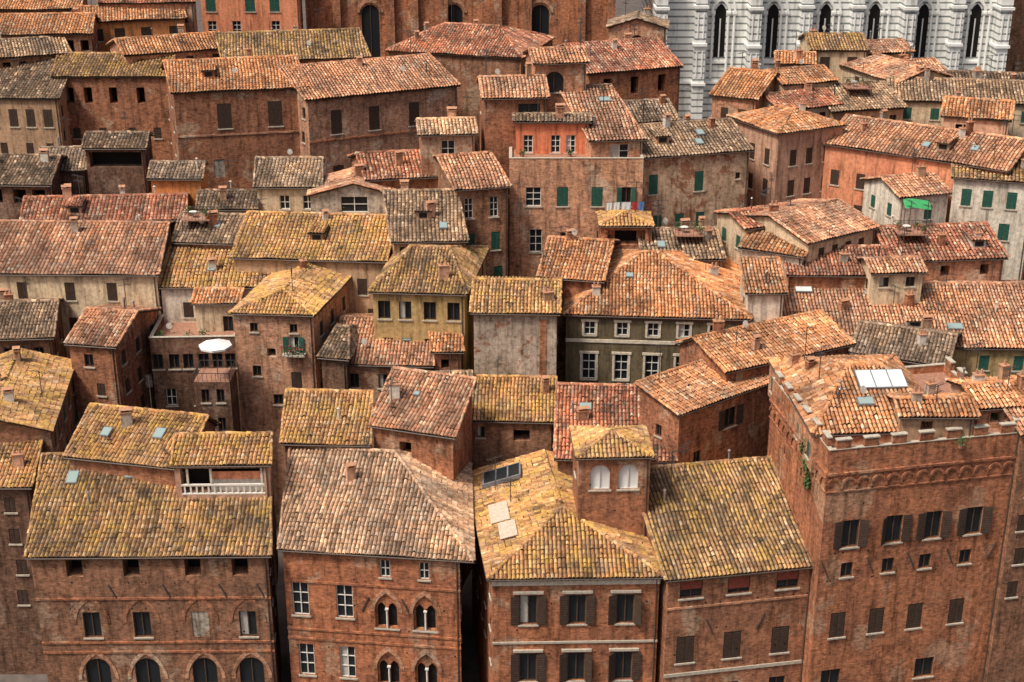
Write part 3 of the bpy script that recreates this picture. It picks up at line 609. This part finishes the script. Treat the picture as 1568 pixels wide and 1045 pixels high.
house('brick_house',(8.9,159.5,15.5,160.4,45.2,17.2),'gx','t_pink','brickpink',[([.55],.4,2.2,2.6,'w')],[],[],ch=2,rr=.7,bottom=36,sk=-.15,sky=[(.7,.5,.7,.5)])
house('stucco_house',(15,160.2,28.5,163.9,43,13.8),'gx','t_grey','mixed',[([.1,.53],2.,1.1,2.4,'g'),([.15,.36,.56],7,1.1,2.3,'g'),([.9],2.5,.6,.8,'d')],[],[],ch=3,sky=2,dm=1)
house('stucco_house',(-10.9,162.2,-4,162.9,45.2,7),'gx','t_pale','mixed',[([.5],.6,1.6,2,'w')],ch=1)
house('brick_house',(-3.5,163.6,4.4,164.3,49.2,9.9),'gx','t_pink','brick',[([.72],.6,2.6,2.2,'d')],[],[([.3],1,1,2,'d')],ch=1)
house('arched_loggia_house',(2.6,168.8,9.3,170,52.2,7.3),'gx','t_pink','brickpink',[([.36],.9,2.4,2.5,'a')],[],[],ch=1)
# back rows
house('brick_house',(-62.5,192.1,-46.2,192.1,46,12.5),'gx','t_yellowdark','brick',[([.12,.28,.5,.74],1.4,1.1,2.2,'o'),(4,7,1,1.5,'s')],auto(2,'s',3,1.5,1.2,2.2),ch=2)
house('brick_palazzo',(-43.7,180.8,-26.6,184.4,46.2,16.3),'gx','t_orange','brick',[([.37,.76],1.6,1.8,3.3,'s'),([.3,.8],9,1.4,2.4,'x')],[],auto(2,'s',3),ch=2,extra=course(5.6,mat='brickpink'),dm=1)
house('brick_palazzo',(-26.5,181.1,-6.9,190.4,45.2,17.4),'gx','t_pink','brickpink',[([.18,.43,.7],1.6,1.5,3.2,'s'),([.18,.43,.7],9,1.5,3,'s')],[],ch=2,extra=course(5.4,mat='brickred'))
house('brick_house',(-18.2,204.7,1.5,198.8,47.2,17.5),'gx','t_red','brickbrown',[],ch=3,hl=.3,hr=.3)
house('brick_house',(-39.6,194.4,-19.6,198.1,47.5,16.2),'gx','t_yellowdark','brick',[],ch=2)
house('brick_house',(-53,194.9,-39.6,200.7,48.3,9.5),'gx','t_orange','brickpink',[(4,.6,1,1.4,'d')],ch=2)
house('brick_house',(-73.2,193.6,-61.2,198.4,48,10.1),'gx','t_grey','brickbrown',[(5,.6,1,1.4,'o')],ch=2)
house('brick_house',(-77.3,200.9,-59.2,202.4,50,12),'gx','t_orange','brick',[(8,.8,1.2,1.6,'o')],ch=2)
house('orange_house',(-63.9,211.8,-48.7,215.9,50,9.7),'gx','t_orange','orange',[(4,1,1.5,1.8,'s')],ch=1)
house('brick_house',(-82.8,222,-66.6,223.3,50.2,12.9),'gx','t_orange','brick',[(6,1,1.2,2,'s')],ch=1)
house('brick_house',(-62.1,216.7,-47.7,218,52,12.6),'gx','t_red','brickpink',[(4,1,1.2,2,'s')],ch=1)
house('pink_house',(-51,235,-34.3,235,54.5,11.7),'gx','t_grey','salmon',[([.1,.5,.75],3.5,1.6,3,'g'),([.1,.35,.75],8,1.4,2.2,'w')],ch=1)
house('gabled_bell_house',(14,213.8,23.2,212.7,49,5.8),'gy','t_grey','brickpink',[([.5],1.0,2,2.6,'a')],ch=1)
house('brick_house',(10.2,190.9,23.7,196.2,46.6,16.4),'gx','t_red','brick',[([.2,.5,.8],.8,1.2,2.4,'o'),(3,5,1,1.8,'d')],[],ch=3)
house('brick_house',(12.4,172.3,20.9,174.1,44.2,9.9),'gx','t_grey','brickpink',[(3,.6,1,1.6,'s')],ch=2)
# right block
house('tan_house',(27.1,177.4,32,167.8,44,10.5),'gx','t_orange','pinkst',[([.2,.5,.8],2.2,1,2.,'s'),([.2,.5,.8],6,1,2,'s')],[([.25,.5,.78],2.2,1,2,'s'),([.25,.5,.78],6,1,2.,'s')],[],hl=.4,hr=.4,ch=1,k=.3)
house('tan_house',(25.2,180.5,30.9,177.4,46,14.1),'gx','t_orange','brickpink',[([.3,.7],1.3,1,1.8,'s')],ch=2)
house('cream_house',(34.9,181.8,42.6,184.6,47,7.9),'gx','t_orange','cream',[([.3],1,1,1.6,'w')],ch=1)
house('cream_house',(41.5,198.7,49.8,198.7,48.3,9.5),'gx','t_yellowdark','cream',[([.25,.75],.8,1.4,1.8,'s')],ch=2)
house('ochre_house',(49.6,199,56.8,201,47.7,7.4),'gx','t_pink','ochre',[([.4],.8,1.2,2,'s')],ch=1)
house('tan_house',(52.8,193,59.9,194.7,46,7.8),'gx','t_pink','cream',[([.3,.7],.7,1.2,1.4,'g')],ch=1)
house('tan_house',(40.7,178.3,50.9,180.9,44.3,13),'gx','t_grey','tan',[(3,.8,1,1.6,'d')],ch=2,dk=[(.5,.3)])
house('salmon_house',(38.1,171.3,56.9,158.2,42,14.5),'gx','t_pink','salmon',[([.07,.22,.37,.52,.68,.85],3.0,1.1,1.9,'s'),([.07,.22,.37,.52,.68,.85],7.,1.1,1.9,'s')],[],[],ch=4,sky=2,k=.3,dm=1)
house('peach_house',(52.9,173.1,60.8,170.3,45,9.2),'gx','t_orange','pinkst',[([.3],.8,1.6,1.2,'o')],ch=1)
house('tan_house',(49,182.9,68.1,179.8,44.8,11.6),'gx','t_grey','cream',[(5,.8,1.1,1.5,'g')],ch=4)
house('white_house',(50.7,159.3,59.8,156.6,41,10.3),'gx','t_yellowdark','white',[([.18,.45,.75],1.2,1.1,2,'g'),([.3,.7],5,1.2,2,'g')],[],[(2,1,1,1.8,'d')],ch=2,k=.3)
house('white_house',(44.6,157.6,51.3,159.8,39,8.6),'gx','t_pink','white',[([.6],1.2,1,1.7,'g')],ch=1)
house('brick_house',(40.8,144.8,53.8,146.2,35.6,12.6),'gx','t_red','brickpink',[(3,.6,1,1.2,'o')],ch=3,dm=1,dk=[(.25,.3)])
house('brick_house',(29.1,142.3,40.6,141.9,35,10.3),'gx','t_red','brick',[],ch=2,bottom=20)
house('cream_house',(24.5,146.7,31.1,143.4,36.6,11.7),'gx','t_orange','white',[([.4],.5,1.4,1.2,'d')],[],ch=1,k=.25)
house('cream_house',(31.5,143.8,40.5,149.8,38,12.6),'gx','t_pink','cream',[([.2,.4,.6,.8],.8,.9,1.6,'s')],[],ch=1,k=.25)
house('cream_house',(25.6,148.9,33.7,152.2,38,7.1),'gx','t_red','cream',[([.3],.6,1,1.2,'d')],ch=1,k=.25)
house('stone_house',(-59,171.5,-53,172.1,38.3,10.8),'gx','t_grey','brickdark',[],ch=1)
house('stone_house',(-36.9,159.6,-29.7,159.6,37,7.8),'gx','t_dark','brickbrown',[],ch=2)
house('brick_house',(-17.1,160.8,-6.3,162.8,40.2,11.5),'gx','t_red','brickred',[],ch=1)
house('brick_house',(84.3,250.1,100.5,250.1,52,9.9),'gx','t_dark','brickbrown',[(4,3,1,2,'s')],ch=1)
house('cream_house',(45.7,199.2,50.7,186.8,46.2,9.8),'gx','t_pink','cream',[([.3,.7],.7,1,1.4,'s')],ch=1)
house('peach_house',(33.7,176.4,42.3,180.1,44.9,8.1),'gx','t_red','cream',[(2,.7,1,1.4,'d')],ch=1)
house('brick_house',(57.7,186.6,73,184.2,45.2,10.3),'gx','t_dark','brickbrown',[(5,.8,1,1.5,'s')],ch=3)
house('brick_house',(36,195,41.5,194.1,47.2,6.7),'gx','t_orange','tan',[(2,.7,1,1.4,'g')],ch=1)
house('brick_house',(39.3,109.2,45.3,110,34.6,6.4),'gx','t_orange','brickpink',[([.3],.4,1,.9,'o')],ch=4,k=.3,bottom=20)
house('brick_house',(37.3,139.3,43.2,139.7,36.2,5.2),'gx','t_pink','cream',[(2,.4,1,1.1,'d')],ch=1,bottom=22)
# ---------------- brick church
E=empty('brick_church',V((-9,250,27))); loc=E.location.copy(); a=MB(); t=MB()
wl=Wall(a,t,(-34,242),(17,242),24,64,'brickred'); wl.build([([.20,.475,.76],16,3,10.5,'a')])
for x in (-.5,4,13,17,22,31,36,45,50): wl.wb(x,x+1.3,24,63.9,-.9,0,'brick')
for x in (.2,.475,.76): wl.band(x*51,3.4,64-15.6,False,.5,.2,'brickpink')
wl.wb(0,51,38.0,38.6,-1.3,-.9,'stone')
for p,q in (((17,242),(17,262)),((17,262),(-34,262)),((-34,262),(-34,242))): Wall(a,t,p,q,24,64,'brickred').build([])
a.poly([V((-34,242,64)),V((17,242,64)),V((17,262,64)),V((-34,262,64))],'underroof')
a.obj('walls',E,loc); t.obj('pilasters_and_windows',E,loc)
# ---------------- cathedral
E=empty('striped_marble_cathedral',V((54,252,27))); loc=E.location.copy(); a=MB(); t=MB()
wl=Wall(a,t,(24,243),(83,243),22,64,'marble'); FR=(.19,.34,.49,.63,.77,.92); W_=59
wl.build([(list(FR),16,1.9,9.,'p')])
for i,f in enumerate((.0,.115,.265,.415,.56,.70,.845,.97)):
    x=f*W_; dd=3.6 if i in(0,2,5,7) else 1.8
    wl.wb(x,x+1.9,22,56,-dd,0,'marble')
    for zz in (34.5,41.2,47.5): wl.wb(x-.25,x+2.15,zz,zz+.45,-dd-.3,0,'marble_white')
    for zz,hh in ((42.5,4.2),(36,4.2)): 
        for ss in (.35,1.3): wl.wb(x+ss,x+ss+.2,zz,zz+hh,-dd-.12,-dd,'marble_white')
for f in FR:
    wl.band(f*W_,2.6,48.6,True,.4,.35,'marble_white'); wl.band(f*W_,4.4,50.6,True,.35,.3,'marble_white')
    for dx in (-1.3,1.3,-2.3,2.3): t.cyl(wl.P(f*W_+dx,35.5,-.25),wl.P(f*W_+dx,46.4,-.25),.2,'marble_white',8)
    for dx in (-1.3,1.3,-2.3,2.3): t.box(wl.P(f*W_+dx,46.5,-.25),wl.ex*.32,wl.n*.3,Z*.2,'marble_white')
    t.cyl(wl.P(f*W_,38.4,.15),wl.P(f*W_,45.5,.15),.12,'marble_white',8)
    wl.wb(f*W_-1.3,f*W_+1.3,38.0,38.4,-.3,0,'marble_white')
for zz in (34.6,52,56): wl.wb(0,W_,zz,zz+.4,-.55,0,'marble_white')
m=int(W_/1.1)
for j in range(m): wl.band((j+.5)*W_/m,.75,33.9,False,.14,.3,'marble_white')
for p,q in (((83,243),(83,268)),((83,268),(24,268)),((24,268),(24,243))): Wall(a,t,p,q,22,64,'marble').build([])
a.poly([V((24,243,64)),V((83,243,64)),V((83,268,64)),V((24,268,64))],'lead')
a.obj('walls',E,loc); t.obj('buttresses_and_arches',E,loc)
# ---------------- small objects
mb=MB(); p=V((-30.2,134.1,26.6)); mb.cyl(p,p+Z*3.8,.04,'metal')
R=[V((math.cos(i*math.pi/4)*1.7,math.sin(i*math.pi/4)*1.7,0)) for i in range(8)]
for i in range(8): mb.poly([p+Z*4.4,p+Z*3.8+R[i],p+Z*3.8+R[(i+1)%8]],'white_cloth'); mb.poly([p+Z*3.8+R[i],p+Z*3.6+R[i],p+Z*3.6+R[(i+1)%8],p+Z*3.8+R[(i+1)%8]],'white_cloth')
mb.obj('patio_umbrella',None,p)
# small terraced annexe the umbrella stands on
mb=MB(); tt=MB(); c4=[V((-32.6,133.4)),V((-28.9,133.4)),V((-28.9,137.0)),V((-32.6,137.0))]
for i in range(4):
    wl=Wall(mb,tt,c4[i],c4[(i+1)%4],6,26.55,'brickdark'); wl.build([([.3,.72],.8,.8,1.5,'d'),([.35,.7],4,.8,1.6,'d')] if i==0 else [])
    for j in range(9): tt.box(wl.P(j*wl.w/8,27.05,.05),V((.02,0,0)),V((0,.02,0)),Z*.45,'metal')
    wl.wb(0,wl.w,27.48,27.53,.02,.08,'metal')
mb.poly([V((q.x,q.y,26.57)) for q in c4],'terrace')
E=empty('terraced_annexe',V((-30.7,135,8))); loc=E.location.copy(); mb.obj('walls',E,loc); tt.obj('railing_and_windows',E,loc)
mb=MB(); p=V((10.5,156.3,38.9)); q=V((16.2,156.8,38.9)); mb.cyl(p,q,.02,'metal',4); L=(q-p).length; e=(q-p)/L; x=.3
while x<L-1:
    ww=random.uniform(.5,1.1); h=random.uniform(.9,1.7); mt=random.choice(['white_cloth','blue_cloth','red_cloth','white_cloth','white_cloth'])
    a,b=p+e*x,p+e*(x+ww)
    for i in range(4):
        s0,s1=i/4,(i+1)/4; o0=V((0,-.06*(i%2),0)); o1=V((0,-.06*((i+1)%2),0))
        mb.poly([a.lerp(b,s0)-Z*h+o0,a.lerp(b,s1)-Z*h+o1,a.lerp(b,s1),a.lerp(b,s0)],mt)
    x+=ww+.15
for c in (p,q): mb.cyl(c,c+V((0,2.6,.1)),.03,'metal',4)
mb.obj('washing_line',None,p)
def plant(x,y,z,r):
    p=V((x,y,z)); mb=MB(); mb.cyl(p,p+Z*.4,.18,'clay',8,.25); mb.leaves(p+Z*(.4+r*.6),r,r,r,int(90*r+30),'leaf',.10); mb.obj('potted_plant',None,p)
for a in ((-37.7,141.2,28,.45),(-34.5,140.8,28,.45),(-33.1,141.5,28,.5),(1.2,160.6,43,.35),(6.7,160.8,43,.35),(41.3,110.6,32.6,.6),(37.2,106,32.6,.4)): plant(*a)
p=V((44.2,153.8,38.9)); mb=MB()
for i in range(5): mb.poly([p+V((i*.6,0,math.sin(i)*.12)),p+V((i*.6+.6,0,math.sin(i+1)*.12)),p+V((i*.6+.6,1.3,.7+math.sin(i+1)*.12)),p+V((i*.6,1.3,.7+math.sin(i)*.12))],'green_cloth')
for a,b in ((0,0),(3.0,0),(0,1.3),(3.0,1.3)): mb.cyl(p+V((a,b,-2.5)),p+V((a,b,.1 if b==0 else .7)),.04,'metal',5)
mb.obj('green_tarpaulin',None,p)
mb=MB()
for (x,y,z,r) in ((25.15,108.5,29.8,.9),(25.05,109.4,31.0,.6),(25.2,107.8,28.6,.6)): mb.leaves(V((x,y,z)),.3,r,r,170,'leaf',.13)
mb.obj('ivy_plant',None,V((0,0,0)))
